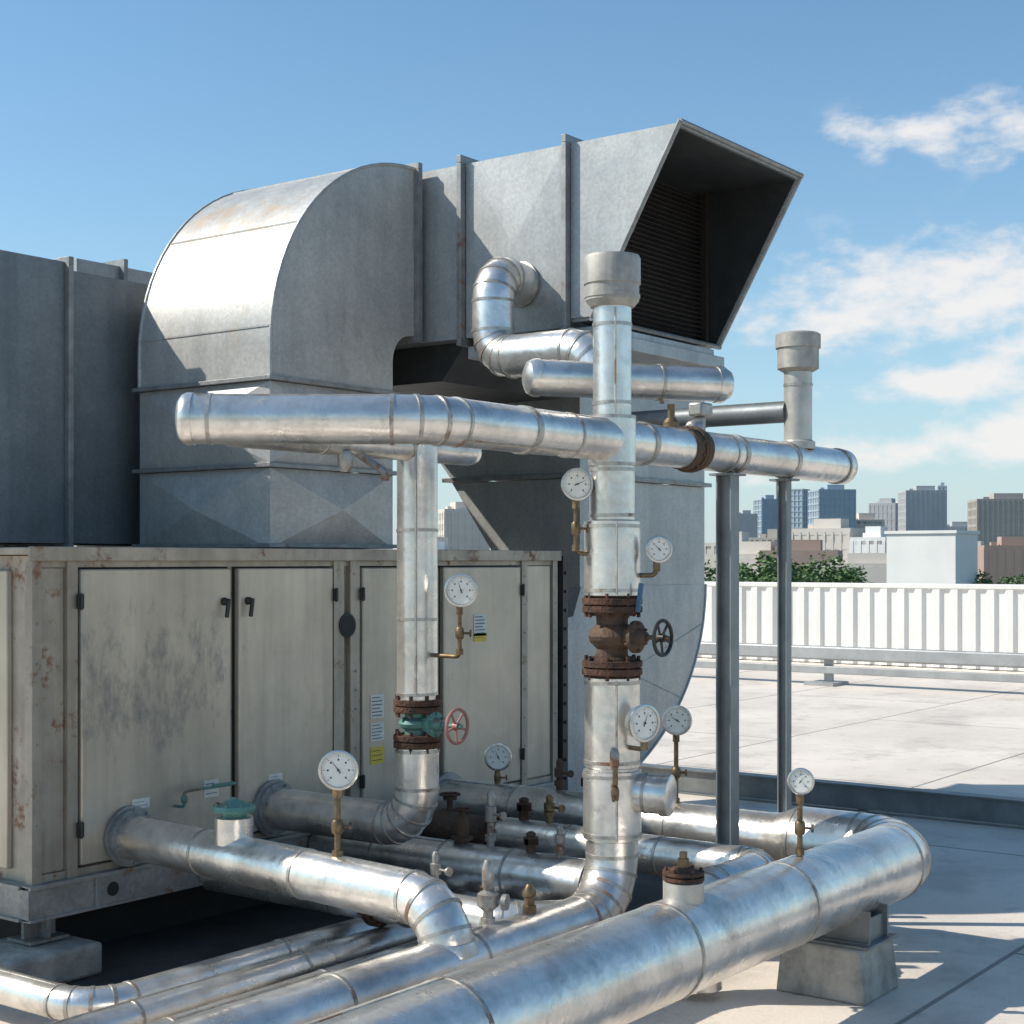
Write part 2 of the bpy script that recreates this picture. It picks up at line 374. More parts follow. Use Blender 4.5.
for x in (4.9,6.0,7.6): G().lathe((x,6.064,.385),(0,-1,0),[(0,.035),(.002,.035)],20).obj('skid_hole',dark,U)
G().lathe((A0-.041,6.5,.385),(-1,0,0),[(0,.035),(.002,.035)],20).obj('skid_hole',dark,U)
for x,y in ((4.58,6.22),(6.2,6.22),(7.6,6.22),(8.55,6.22),(4.58,7.9)):
    g=G().box(x-.11,x+.11,y-.09,y+.09,.18,.195).box(x-.09,x+.09,y-.01,y+.01,.195,.305).box(x-.01,x+.01,y-.08,y+.08,.195,.303).box(x-.1,x+.1,y-.085,y+.085,.29,.304)
    g.obj('leg',skidm,U)
G().box(4.75,8.6,6.45,9.7,.013,.30).obj('underside_light_blocker',dark,U)  # added dark box that blocks light under the unit
for k,(x,y) in enumerate(((4.5,6.2),(7.9,6.22))):
    G().box(x-.26,x+.26,y-.24,y+.22,.013,.17).obj('concrete_pad',conc,base=(x,y,0),bevel=.02,label='low weathered concrete pad under the unit leg',cat='concrete pad',group='pads under the air handling unit')
g=G().box(8.80,8.86,6.07,6.13,0,2.03)
for k in range(13): g.cyl((8.83,6.07,.35+k*.13),(8.83,6.058,.35+k*.13),.012,8)
g.obj('strut_channel',mat('dark_strut',(.06,.06,.06),(.04,.04,.04),.4,.5,8),base=(8.83,6.1,0),label='dark slotted steel strut standing at the unit corner',cat='steel post')
# ------------------------------------------------------------------ supply elbow duct
D=empty('elbow_duct',(6.785,6.915,2.07),'galvanized duct with large rust stained rounded elbow on the unit','air duct')
x0,x1,y0,y1=6.25,7.32,6.35,7.48
g=G().xbox(x0,x1,y0,y1,2.07,2.53,.075).xbox(x0,x1,y0,y1,2.56,3.03,.075)
g.obj('riser',galve,D,flat=True)
def frame_h(g,x0,x1,y0,y1,z,t=.012,k=.035,m=0):
    g.box(x0-k,x1+k,y0-k,y0-.001,z-t,z+t,m).box(x0-k,x1+k,y1+.001,y1+k,z-t,z+t,m).box(x0-k,x0-.001,y0-.0005,y1+.0005,z-t,z+t,m).box(x1+.001,x1+k,y0-.0005,y1+.0005,z-t,z+t,m)
for z in (2.545,3.045,2.085):
    g=G();frame_h(g,x0,x1,y0,y1,z);g.obj('flange',edge,D,bevel=.002)
prof=[(x0,3.06),(x0,3.25)]+[(7.5-1.25*math.cos(math.pi/2*i/20),3.25+1.25*math.sin(math.pi/2*i/20)) for i in range(1,21)]+[(7.56,4.5),(7.56,3.43)]+[(7.5-.18*math.cos(math.pi/2*i/6),3.25+.18*math.sin(math.pi/2*i/6)) for i in range(6,-1,-1)]+[(x1,3.06)]
n=len(prof)
vs=[(a,y0,z) for a,z in prof]+[(a,y1,z) for a,z in prof]
fs=[tuple(range(n))[::-1],tuple(range(n,2*n))]+[(i,(i+1)%n,(i+1)%n+n,i+n) for i in range(n)]
g=G().add(vs,fs)
arc=[p for p in prof[:23]]
for yy in (y0-.004,y1+.004):
    for i in range(len(arc)-1):
        g.cyl((arc[i][0],yy,arc[i][1]),(arc[i+1][0],yy,arc[i+1][1]),.011,6)
for k in (1,8,15):
    a,z=prof[k+1]
    g.box(a-.005,a+.006,y0+.01,y1-.01,z-.005,z+.005)
g.obj('elbow',galve,D)
def frame_a(g,x,y0,y1,z0,z1,t=.02,k=.04,m=0):
    g.box(x-t,x+t,y0-k,y1+k,z1+.001,z1+k,m).box(x-t,x+t,y0-k,y1+k,z0-k,z0-.001,m).box(x-t,x+t,y0-k,y0-.001,z0-.0005,z1+.0005,m).box(x-t,x+t,y1+.001,y1+k,z0-.0005,z1+.0005,m)
def frame_b(g,y,x0,x1,z0,z1,t=.02,k=.05,m=0):
    g.box(x0-k,x1+k,y-t,y+t,z1+.001,z1+k,m).box(x0-k,x1+k,y-t,y+t,z0-k,z0-.001,m).box(x0-k,x0-.001,y-t,y+t,z0-.0005,z1+.0005,m).box(x1+.001,x1+k,y-t,y+t,z0-.0005,z1+.0005,m)
g=G();frame_a(g,7.545,y0,y1,3.43,4.5); g.obj('outlet_flange',edge,D,bevel=.002)
# ------------------------------------------------------------------ intake duct and hood
Hd=empty('intake_duct',(8.4,6.2,3.4),'galvanized rectangular intake duct ending in an angled weather hood','air duct')
a0,a1=7.62,9.17
g=G().xbox(a0,a1,6.04,8.2,3.4,4.5,.012).xbox(a0,a1,5.24,6.0,3.4,4.5,.012)
g.obj('plenum',galv,Hd,flat=True)
for y in (6.02,5.22):
    g=G();frame_b(g,y,a0,a1,3.4,4.5,.018,.05);g.obj('flange',edge,Hd,bevel=.003)
def prism(g,poly,xa,xb,m=0):
    n=len(poly);vs=[(xa,b,z) for b,z in poly]+[(xb,b,z) for b,z in poly]
    g.add(vs,[tuple(range(n)),tuple(range(n,2*n))[::-1]]+[(i,i+n,(i+1)%n+n,(i+1)%n) for i in range(n)],m)
g=G()
side=[(5.20,4.5),(4.45,4.5),(5.05,3.45),(5.20,3.45)]
prism(g,side,a0,a0+.02);prism(g,side,a1-.02,a1)
g.box(a0+.02,a1-.02,4.45,5.2,4.48,4.5).box(a0+.02,a1-.02,5.05,5.2,3.43,3.45)
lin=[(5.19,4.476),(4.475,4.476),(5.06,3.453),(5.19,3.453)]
prism(g,lin,a0+.021,a0+.026,1);prism(g,lin,a1-.026,a1-.021,1);g.box(a0+.03,a1-.03,4.47,5.19,4.472,4.478,1)  # added liner sheets carry the hood's inner shade in their colour
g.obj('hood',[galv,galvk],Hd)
g=G()
for a in (a0-.004,a1+.004):
    g.cyl((a,4.44,4.51),(a,5.05,3.44),.015,6)
g.cyl((a0-.01,4.44,4.505),(a1+.01,4.44,4.505),.016,6).cyl((a0-.01,5.045,3.435),(a1+.01,5.045,3.435),.016,6)
g.obj('hood_lip',edge,Hd)
g=G().box(a0+.03,a1-.03,5.17,5.19,3.47,4.47)
g.obj('duct_mouth',dark,Hd)
g=G()
for k in range(30):
    z=3.51+k*.0315
    g.obox((8.395,5.14,z),(1.44,.038,.004),Matrix.Rotation(math.radians(40),3,'X'))
g.box(7.66,7.70,5.10,5.16,3.47,4.47).box(9.09,9.13,5.10,5.16,3.47,4.47)
g.obj('grille',louv,Hd)
g=G().box(a0+.02,a1-.1,4.95,6.0,3.27,3.35).box(a0+.05,a1-.15,5.0,5.9,3.351,3.40)
g.obj('drip_pan',galv,Hd,bevel=.004)
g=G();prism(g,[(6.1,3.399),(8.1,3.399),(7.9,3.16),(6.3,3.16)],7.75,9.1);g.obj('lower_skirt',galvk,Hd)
# ------------------------------------------------------------------ right riser duct with lower elbow
R_=empty('return_duct',(10.3,6.8,0),'tall galvanized duct dropping beside the unit with rounded lower elbow','air duct')
rx0,rx1,ry0,ry1=9.35,11.2,6.3,7.33
g=G()
prism(g,[(6.3,4.3),(8.1,4.3),(8.1,3.35),(7.52,2.64),(6.3,2.64)],rx0,rx1)
prism(g,[(6.3,2.60),(7.5,2.60),(7.12,2.08),(7.08,1.6),(6.3,1.6)],rx0,rx1)
g.box(a1+.06,rx0-.001,ry0+.05,ry1-.05,3.45,4.28)
g.obj('riser',galv,R_,flat=True)
g=G();frame_h(g,rx0,rx1,ry0,7.52,2.62,.016,.045);g.obj('flange',edge,R_,bevel=.002)
g=G();frame_h(g,rx0,rx1,ry0,8.1,3.36,.016,.045);g.obj('flange',edge,R_,bevel=.002)
cx,cz,Rx,Rz=8.9,1.8,2.3,1.65
prof=[(cx+Rx*math.cos(math.pi/2*i/24),cz-Rz*math.sin(math.pi/2*i/24)) for i in range(25)]
prof=[(cx,.15),(cx,1.55),(rx0-.1,1.59),(rx0,1.8)]+prof[:-1]
n=len(prof)
ryf=6.29
hub=(9.9,1.15)
vs=[(a,ryf,z) for a,z in prof]+[(a,7.09,z) for a,z in prof]+[(hub[0],ryf-.06,hub[1])]
fs=[(i,(i+1)%n,2*n) for i in range(n)]+[tuple(range(n,2*n))[::-1]]+[(i,i+n,(i+1)%n+n,(i+1)%n) for i in range(n)]
g=G().add(vs,fs)
for i in range(4,n-1): g.cyl((prof[i][0],ryf-.003,prof[i][1]),(prof[i+1][0],ryf-.003,prof[i+1][1]),.010,6)
for k in (7,13,19):
    p=prof[k];g.cyl((p[0],ryf-.002,p[1]),(hub[0],ryf-.059,hub[1]),.004,6)
g.obj('elbow',galv,R_)
# ------------------------------------------------------------------ dark ducts on unit
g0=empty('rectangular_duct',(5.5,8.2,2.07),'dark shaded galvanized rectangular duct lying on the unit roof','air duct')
G().xbox(2.8,5.78,7.6,8.8,2.10,3.78,.02).xbox(5.82,6.24,7.62,8.8,2.10,3.74,.0).box(6.24,7.5,7.62,8.8,2.1,3.74).obj('duct_body',galvd,g0,flat=True)  # darker galvanized copy, the duct's shade is put into its colour
g=G();frame_a(g,5.8,7.61,8.8,2.10,3.76,.018,.05);g.obj('flange',edge,g0,bevel=.002)
g1=empty('rear_duct',(7.8,9.4,2.07),'light galvanized duct running behind the other ducts','air duct')
G().box(6.95,8.6,9.0,9.85,2.07,4.15).obj('duct_body',galv,g1)
g=G();frame_a(g,7.35,9.0,9.85,3.0,4.15,.018,.05);g.obj('flange',edge,g1)
# ------------------------------------------------------------------ PIPES
clad=[alu,alub]
P=empty('header_pipe',(6.5,3.83,2.4),'long aluminium clad overhead header pipe with a rounded end','pipe')
g=G().tube([(8.38,3.83,2.55),(4.64,3.83,2.55),(4.08,4.56,2.55)],.098,.30,bands=True,step=.7,n=5)
dd=V((-.56,.73,0)).normalized()
g.lathe((4.08,4.56,2.55),dd,[(0,.103),(.025,.103),(.045,.095),(.06,.075),(.068,.04),(.07,.01)],32).band((4.12,4.51,2.55),dd,.098)
g.lathe((8.38,3.83,2.55),(1,0,0),[(0,.104),(.07,.103),(.095,.09),(.11,.06),(.115,.01)],32)
g.band((8.37,3.83,2.55),(1,0,0),.103)
for a in (5.25,6.2,7.1,7.7): g.lathe((a,3.83,2.55),(1,0,0),[(-.018,.095),(-.018,.104),(.018,.104),(.018,.095)],32,1,False)
g.obj('pipe_shell',clad,P)
g=G();flange(g,(6.66,3.83,2.55),(1,0,0),.116,.02,10);g.lathe((6.57,3.83,2.55),(1,0,0),[(0,.105),(.16,.105)],32);g.obj('flange',rustv,P)
g=G().cyl((6.76,3.83,2.64),(6.76,3.83,2.72),.03,16).box(6.71,6.83,3.79,3.87,2.72,2.79).lathe((6.66,3.83,2.66),(1,0,0),[(0,.03),(.06,.045),(.1,.03)],20)
g.obj('actuator',whitep,P,bevel=.012)
g=G().cyl((6.48,3.83,2.64),(6.48,3.83,2.76),.018,12).obox((6.44,3.86,2.775),(.2,.02,.01),Matrix.Rotation(.5,3,'Z'))
g.lathe((6.48,3.83,2.64),(0,0,1),[(0,.04),(.03,.04),(.05,.025)],14);g.obj('lever',brass,P)
g=G();g.tube([(4.72,5.04,2.57),(6.42,5.04,2.57)],.07,.12,step=.6,n=3).lathe((4.72,5.04,2.57),(-1,0,0),[(0,.07),(.04,.06),(.06,.03)],24).lathe((6.42,5.04,2.57),(1,0,0),[(0,.07),(.04,.06),(.06,.03)],24);g.obj('return_pipe',clad,P)
g=G().tube([(5.55,5.04,2.52),(5.55,4.86,2.42),(5.55,4.86,2.38)],.02,.03,14,bands=False).lathe((5.42,5.0,2.42),(0,0,1),[(0,.02),(.03,.035),(.08,.04),(.1,.03)],14)
g.obj('drain_fitting',whitep,P)
# main column
C=empty('column_pipe',(5.95,3.83,0),'thick aluminium clad vertical pipe with rusty valve and rain cap','pipe')
g=G().tube([(1.6,3.83,.38),(5.95,3.83,.38),(5.95,3.83,1.05)],.12,.27,step=.8,n=5)
for z0,z1,r in ((.72,1.04,.134),(1.05,1.465,.127),(1.835,2.18,.129),(2.18,2.44,.104)):
    g.lathe((5.95,3.83,z0),(0,0,1),[(0,r-.006),(.004,r),(z1-z0-.004,r),(z1-z0,r-.006)],36)
    for z in (z0+.025,z1-.025): g.band((5.95,3.83,z),(0,0,1),r)
g.cyl((5.95,3.83,2.44),(5.95,3.83,2.66),.110,36).band((5.95,3.83,2.655),(0,0,1),.107).band((5.95,3.83,2.44),(0,0,1),.107)
g.cyl((5.95,3.83,2.6),(5.95,3.83,3.2),.088,32)
for z in (2.72,3.08): g.band((5.95,3.83,z),(0,0,1),.088)
for z0,z1,r in ((1.05,1.465,.127),(1.835,2.18,.129),(2.66,3.16,.088),(.72,1.04,.134)):
    g.box(5.95-r*.75-.004,5.95-r*.75+.004,3.83-r*.665-.004,3.83-r*.665+.003,z0+.01,z1-.01,1)
g.obj('pipe_shell',clad,C)
g=G().lathe((5.95,3.83,3.16),(0,0,1),[(0,.1),(.03,.124),(.10,.124),(.105,.131),(.22,.131),(.235,.125),(.24,.1)],36)
g.band((5.95,3.83,3.21),(0,0,1),.125);g.obj('rain_cap',capm,C)
def gatevalve(parent,c,h,r,wcol,body,fcol,wr,wlen,hub_dir=(0,-1,0),wn=5,label=None,t=.048):
    c=V(c);hub=V(hub_dir)
    g=G().lathe(c-V((0,0,h/2)),(0,0,1),[(0,r*.62),(h*.2,r*.6),(h*.35,r*.85),(h*.5,r*.92),(h*.65,r*.85),(h*.8,r*.6),(h,r*.62)],32)
    g.lathe(c,hub,[(0,r*.5),(r*.9,r*.45),(r*1.0,r*.62),(r*1.15,r*.62),(r*1.2,r*.35),(r*1.55,r*.2)],24)
    g.bolts(c+hub*r*1.07,hub,r*.52,6,.05,.007)
    g.cyl(c+hub*r*1.2,c+hub*(wlen+.03),.011,10)
    v=g.obj('valve',body,parent,label=label)
    for s in (-1,1):
        g=G();flange(g,c+V((0,0,s*(h/2+t))),(0,0,1),r*1.16,t,8);g.obj('flange',fcol,v)
    g=G();wheel(g,c+hub*wlen,hub,wr,wn);g.obj('handwheel',wcol,v)
    return v
v=gatevalve(C,(5.95,3.83,1.65),.19,.12,blackm,rustv,rustm,.078,.27,label='rusty brown gate valve with black handwheel')
g=G().obox((5.93,3.67,1.83),(.010,.022,.13),Matrix.Rotation(.15,3,'X'));g.obj('lever',blue,v)
gauge(C,[(5.90,3.86,2.03),(5.80,3.93,2.03)],(5.80,3.925,2.345),.07,turn=15,ang=.4)
gauge(C,[(5.97,3.78,1.93),(6.03,3.64,1.93)],(6.03,3.63,2.05),.058,turn=10,valve=False,ang=2.4)
gauge(C,[(5.93,3.78,1.15),(5.89,3.62,1.15)],(5.88,3.62,1.27),.08,turn=38,valve=False,ang=1.2)
g=G().tube([(5.98,3.80,.94),(6.03,3.59,.93)],.09,.10,step=0).lathe((6.03,3.59,.93),(.25,-1,-.04),[(-.02,.096),(.02,.096),(.025,.088),(.03,.05),(.032,.01)],32).band((6.01,3.68,.935),(.25,-1,-.04),.09)
g.obj('side_stub',clad,C)
g=G().lathe((5.83,3.74,1.06),(0,0,1),[(0,.016),(.02,.022),(.07,.022),(.09,.014)],16,1).tube([(5.88,3.80,.98),(5.82,3.73,.98),(5.82,3.73,1.07)],.012,.02,10,bands=False)
g.lathe((5.82,3.73,.92),(0,0,1),[(0,.016),(.04,.02),(.06,.014)],8).cyl((5.82,3.73,.93),(5.76,3.70,.93),.008,8)
g.obj('relief_valve',[brass,whitep],C)
g=G().lathe((5.30,3.83,.49),(0,0,1),[(0,.03),(.04,.03),(.042,.022),(.075,.022),(.08,.03),(.10,.03),(.13,.012)],10);g.obj('drain_plug',brass,C)
g=G().lathe((5.05,3.86,.49),(0,0,1),[(0,.03),(.03,.03),(.032,.022),(.06,.022),(.08,.045),(.13,.045),(.145,.02)],18).lathe((5.05,3.86,.63),(0,0,1),[(0,.016),(.02,.026),(.10,.026),(.13,.014)],16)
g.lathe((5.05,3.86,.59),(.3,-1,0),[(0,.012),(.06,.012),(.065,.034),(.085,.034)],14)
g.obj('vent_fitting',whitep,C)
# second column
L2=empty('branch_column_pipe',(6.0,5.04,0),'slimmer clad vertical pipe with teal valve and faded red wheel','pipe')
g=G().tube([(6.0,6.06,.64),(6.0,5.04,.64),(6.0,5.04,1.05)],.112,.2,step=0,n=5).cyl((6.0,5.04,1.29),(6.0,5.04,2.66),.104,32)
for z in (1.32,1.70,2.15): g.band((6.0,5.04,z),(0,0,1),.104)
g.band((6.0,5.04,1.03),(0,0,1),.112)
g.box(5.910,5.920,4.973,4.983,1.32,2.6,1)
g.obj('pipe_shell',clad,L2)
g=G();g.lathe((6.0,6.07,.64),(0,-1,0),[(0,.155),(.02,.155),(.02,.14),(.04,.14)],32);g.bolts((6.0,6.05,.64),(0,-1,0),.13,8,.07);g.obj('wall_flange',edge,L2)
gatevalve(L2,(6.0,5.04,1.17),.11,.105,pink,teal,rustm,.085,.26,label='teal gate valve with faded red handwheel and rusty flanges',t=.035)
gauge(L2,[(6.0,4.98,1.52),(5.97,4.74,1.52)],(5.97,4.73,1.85),.078,turn=-8,ang=1.9)
# pipe A
def pa(b,z=.63): return V((5.0-.24*(6.06-b)/2.19,b,z))
PA=empty('inlet_pipe',(5.0,5.0,0),'clad pipe leaving the unit and elbowing down into the header','pipe')
e_=pa(3.84)
g=G().tube([pa(6.06),e_,(e_.x,e_.y,.40)],.108,.19,step=.75,n=4)
q=pa(5.22)
g.lathe((q.x,q.y,.70),(0,0,1),[(0,.088),(.12,.088),(.125,.08)],28)
g.lathe((e_.x,e_.y,.44),(0,0,1),[(0,.128),(.03,.118),(.05,.11)],28)
g.obj('pipe_shell',clad,PA)
g=G();g.lathe((5.0,6.07,.63),(0,-1,0),[(0,.15),(.02,.15),(.02,.135),(.045,.135)],32);g.bolts((5.0,6.05,.63),(0,-1,0),.13,10,.07);g.obj('wall_flange',edge,PA)
g=G().lathe((q.x,q.y,.825),(0,0,1),[(0,.06),(.02,.06),(.022,.095),(.035,.10),(.05,.095),(.055,.06),(.07,.04),(.075,.015),(.085,.015)],28);g.bolts((q.x,q.y,.862),(0,0,1),.082,8,.045,.008);g.obj('valve_bonnet',teal,PA)
q=pa(4.5);gauge(PA,[(q.x,q.y,.72)],(q.x-.015,q.y-.02,1.107),.080,turn=-5,ang=2.2,stemr=.014)
g=G().tube([(5.30,6.07,.74),(5.30,6.0,.74),(5.30,6.0,.82),(5.66,6.0,.82)],.008,.02,10,bands=False).lathe((5.30,6.0,.76),(0,0,1),[(0,.012),(.01,.018),(.03,.018),(.04,.012)],12).obox((5.56,5.995,.828),(.14,.012,.012),Matrix.Identity(3))
g.obj('bypass_valve',teal,PA)
# large bottom header
BX=7.50
BP=empty('bottom_header_pipe',(5.5,3.03,0),'large diameter clad pipe near the roof turning back to the unit','pipe')
g=G().tube([(1.6,3.03,.5),(BX,3.03,.5),(BX,3.62,.5)],.185,.27,40,step=1.1,n=4)
g.lathe((BX,3.62,.5),(0,1,0),[(0,.185),(.02,.185),(.14,.14),(.2,.137)],36).band((BX,3.64,.5),(0,1,0),.185)
g.tube([(BX,3.8,.5),(BX,6.05,.5)],.135,.2,32,step=.55)
g.obj('pipe_shell',clad,BP)
g=G();flange(g,(BX,4.75,.5),(0,1,0),.165,.02,8);g.obj('flange',ironm,BP)
G().lathe((BX,6.06,.5),(0,-1,0),[(0,.17),(.02,.17)],32).obj('wall_flange',edge,BP)
g=G().lathe((5.22,3.03,.66),(0,0,1),[(0,.08),(.085,.08),(.09,.07)],28);g.obj('nozzle_collar',alud,BP)
g=G().lathe((5.22,3.03,.75),(0,0,1),[(0,.07),(.003,.082),(.016,.082),(.018,.07),(.022,.07),(.024,.082),(.036,.082),(.038,.05),(.05,.04)],28);g.bolts((5.22,3.03,.77),(0,0,1),.068,6,.06,.008);g.obj('blind_flange',rustm,BP)
g=G().lathe((5.22,3.03,.80),(0,0,1),[(0,.025),(.035,.025),(.036,.018),(.06,.018)],6);g.obj('plug',brass,BP)
gauge(BP,[(6.245,3.03,.68)],(6.235,3.02,1.02),.056,turn=-5,ang=.9,stemr=.012)
gauge(BP,[(BX,4.40,.62)],(BX-.01,4.39,1.10),.080,turn=5,ang=2.6,stemr=.013)
gauge(BP,[(BX,5.66,.62)],(BX-.02,5.64,.80),.080,turn=0,ang=2.0)
g=G().cyl((BX,4.62,.62),(BX,4.62,.70),.02,12).lathe((BX,4.62,.70),(0,0,1),[(0,.035),(.05,.035),(.06,.02)],12).cyl((BX,4.62,.73),(BX-.1,4.55,.78),.009,8);g.obj('ball_valve',ironm,BP)
# pipe D
PD=empty('cross_pipe',(6.8,4.3,0),'small clad pipe crossing behind the column with a rusty joint','pipe')
g=G().tube([(6.8,5.1,.48),(6.8,3.48,.48),(6.15,3.48,.48),(6.15,3.48,.05)],.10,.13,step=.5,n=4);g.obj('pipe_shell',clad,PD)
g=G();flange(g,(6.8,5.13,.48),(0,1,0),.125,.025,8);g.obj('flange',rustm,PD)
g=G().cyl((6.8,5.14,.48),(6.8,6.06,.48),.09,20).lathe((6.8,5.4,.48),(0,1,0),[(0,.09),(.02,.10),(.12,.105),(.14,.09)],20).cyl((6.8,5.47,.48),(6.8,5.47,.66),.018,10).lathe((6.8,5.47,.64),(0,0,1),[(0,.04),(.02,.04)],12);g.obj('bare_pipe',rustv,PD)
g=G();wheel(g,(6.8,5.47,.67),(0,0,1),.055,4,.007);g.obj('handwheel',rustm,PD)
PE=empty('capped_pipe',(6.3,5,0),'thick clad pipe stub with an open flanged end','pipe')
g=G().tube([(6.38,6.05,.38),(6.38,4.24,.38)],.125,.2,step=.45);g.obj('pipe_shell',clad,PE)
g=G().lathe((6.38,4.24,.38),(0,-1,0),[(0,.125),(.0,.142),(.025,.142),(.025,.10)],28,0,False);g.obj('end_ring',edge,PE)
g=G().lathe((6.38,4.235,.38),(0,-1,0),[(0,.10),(.006,.10)],24);g.obj('bore',dark,PE)
PF=empty('jacketed_pipe',(5.62,4.8,0),'short clad pipe dropping from the unit into the header','pipe')
g=G().tube([(5.55,6.06,.36),(5.55,4.15,.36),(5.75,3.95,.36)],.095,.14,step=.5,n=3);g.obj('pipe_shell',clad,PF)
g=G();flange(g,(5.55,4.9,.36),(0,1,0),.12,.02,8);g.obj('flange',rustm,PF)
PG=empty('jacketed_pipe',(5.2,4.2,0),'fat clad stub pipe with rusty end flange beside the header','pipe')
g=G().tube([(5.12,4.12,.27),(5.85,4.12,.27)],.10,.14,step=.35);g.obj('pipe_shell',clad,PG)
g=G();flange(g,(5.10,4.12,.27),(1,0,0),.125,.02,8);g.obj('flange',rustm,PG)
def fitting(a,b,z,h,m,parent,kind=0,s=1.0):
    g=G().lathe((a,b,z),(0,0,1),[(0,.02*s),(.04*s,.02*s),(.042*s,.03*s),(.07*s,.03*s),(.072*s,.018*s),(h*.45,.018*s),(h*.47,.030*s),(h*.72,.030*s),(h*.74,.018*s),(h*.92,.020*s),(h,.010*s)],14)
    if kind: g.cyl((a,b,z+h*.6),(a-.02,b-.09,z+h*.6),.007,8).lathe((a-.02,b-.09,z+h*.6),(-.2,-1,0),[(0,.022),(.012,.022)],12)
    return g.obj('vent_fitting',m,parent)
fitting(6.38,4.86,.49,.31,whitep,PE,1,1.05)
fitting(6.38,4.60,.49,.12,rustv,PE,0,1.3)
fitting(6.38,4.42,.49,.17,whitep,PE,0,.9)
fitting(6.8,4.78,.57,.16,brass,PD,1,1.0)
fitting(6.8,4.95,.57,.13,rustm,PD,0,1.4)
fitting(5.55,4.55,.44,.20,whitep,PF,1,.9)
fitting(5.55,4.25,.44,.10,brass,PF,0,1.1)
fitting(BX,5.2,.62,.20,rustv,BP,1,1.0)
fitting(BX,5.0,.62,.14,rustm,BP,0,1.3)
g=G().lathe((6.38,5.05,.49),(0,0,1),[(0,.04),(.03,.04),(.032,.06),(.045,.06),(.047,.035),(.10,.04),(.14,.03),(.16,.015),(.19,.015)],20);g.obj('valve',rustv,PE)
g=G();wheel(g,(6.38,5.05,.68),(0,0,1),.045,4,.006);g.obj('handwheel',rustm,PE)
# floor pipes, bundled
fl=(([(4.02,8.6,.16),(4.02,5.12,.16),(6.9,5.12,.16)],.072),([(2.2,4.88,.16),(6.9,4.88,.16)],.078),([(2.2,4.62,.15),(6.6,4.62,.15)],.072),([(2.2,4.34,.17),(5.3,4.34,.17)],.085))
for k,(pth,r) in enumerate(fl):
    o=G().tube(pth,r,.2,28,step=.9,n=4)
    b=pth[-1][1]
    for a in (4.6,5.2): o.box(a-.03,a+.03,b-.08,b+.08,.013,pth[0][2]-r+.005,2)
    o.obj('conduit_pipe',[alu,alub,conc],base=(4.5,b,0),label=('slim clad pipe lying low along the roof deck' if k else 'slim clad pipe bending around the concrete pad'),cat='pipe',group='slim pipes along the roof deck')
# gooseneck and cross arm
SP=empty('gooseneck_pipe',(7.1,5.3,3.1),'clad gooseneck pipe looping out of the intake duct','pipe')
g=G().tube([(7.61,5.56,3.69),(7.22,5.48,3.69),(7.22,5.48,3.19),(7.12,4.78,3.17),(7.14,4.6,2.98)],.125,.165,step=.4,n=4)
g.obj('pipe_shell',clad,SP)
g=G().lathe((7.615,5.56,3.69),(-1,0.1,0),[(0,.14),(.012,.14),(.016,.128)],30);g.obj('wall_flange',alub,SP)
g=G().tube([(6.52,4.65,2.95),(7.33,4.06,2.95)],.095,.2,step=.32)
d=V((-.96,.7,0)).normalized();g.lathe((6.52,4.65,2.95),d,[(0,.1),(.03,.1),(.06,.085),(.078,.05),(.083,.01)],30);g.lathe((7.33,4.06,2.95),-d,[(0,.1),(.04,.1),(.08,.075),(.09,.02)],30)
g.obj('cross_arm',clad,SP)
g=G().cyl((6.85,4.41,2.5),(6.85,4.41,2.87),.018,10);g.obj('hanger_rod',edge,SP)
# vent stack
VS=empty('vent_stack',(7.87,3.83,2.6),'short vent stack with a wide weathered cap on the header','vent pipe')
g=G().cyl((7.87,3.83,2.62),(7.87,3.83,3.08),.078,30).band((7.87,3.83,2.98),(0,0,1),.078).lathe((7.87,3.83,2.62),(0,0,1),[(0,.095),(.04,.095),(.05,.078)],30)
g.obj('pipe_shell',[alud,alub],VS)
g=G().lathe((7.87,3.83,3.05),(0,0,1),[(0,.08),(.02,.115),(.13,.115),(.135,.125),(.21,.125),(.22,.11)],32);g.obj('rain_cap',capm,VS)
g=G().tube([(7.84,3.88,2.83),(7.84,5.0,2.83)],.06,.2,24,step=.5);g.obj('side_pipe',[galvd,edge],VS)
# posts
def post(a,b,w,top,label):
    e=empty('support_post',(a,b,0),label,'steel post','steel posts holding up the header pipe')
    t=.008
    g=G().box(a-w/2,a+w/2,b-w/2,b-w/2+t,.012,top).box(a-w/2,a+w/2,b+w/2-t,b+w/2,.012,top).box(a-t/2,a+t/2,b-w/2+t,b+w/2-t,.012,top)
    g.obj('shaft',postm,e)
    G().box(a-w,a+w,b-w,b+w,.0,.012).obj('base_plate',postm,e)
    g=G().box(a-w*.8,a+w*.8,b-.07,b+.07,top,top+.012);g.obj('saddle_plate',postm,e)
post(7.05,3.83,.088,2.435,'blue-grey steel post under the header pipe')
post(7.70,3.83,.058,2.435,'slimmer steel post under the vent stack')
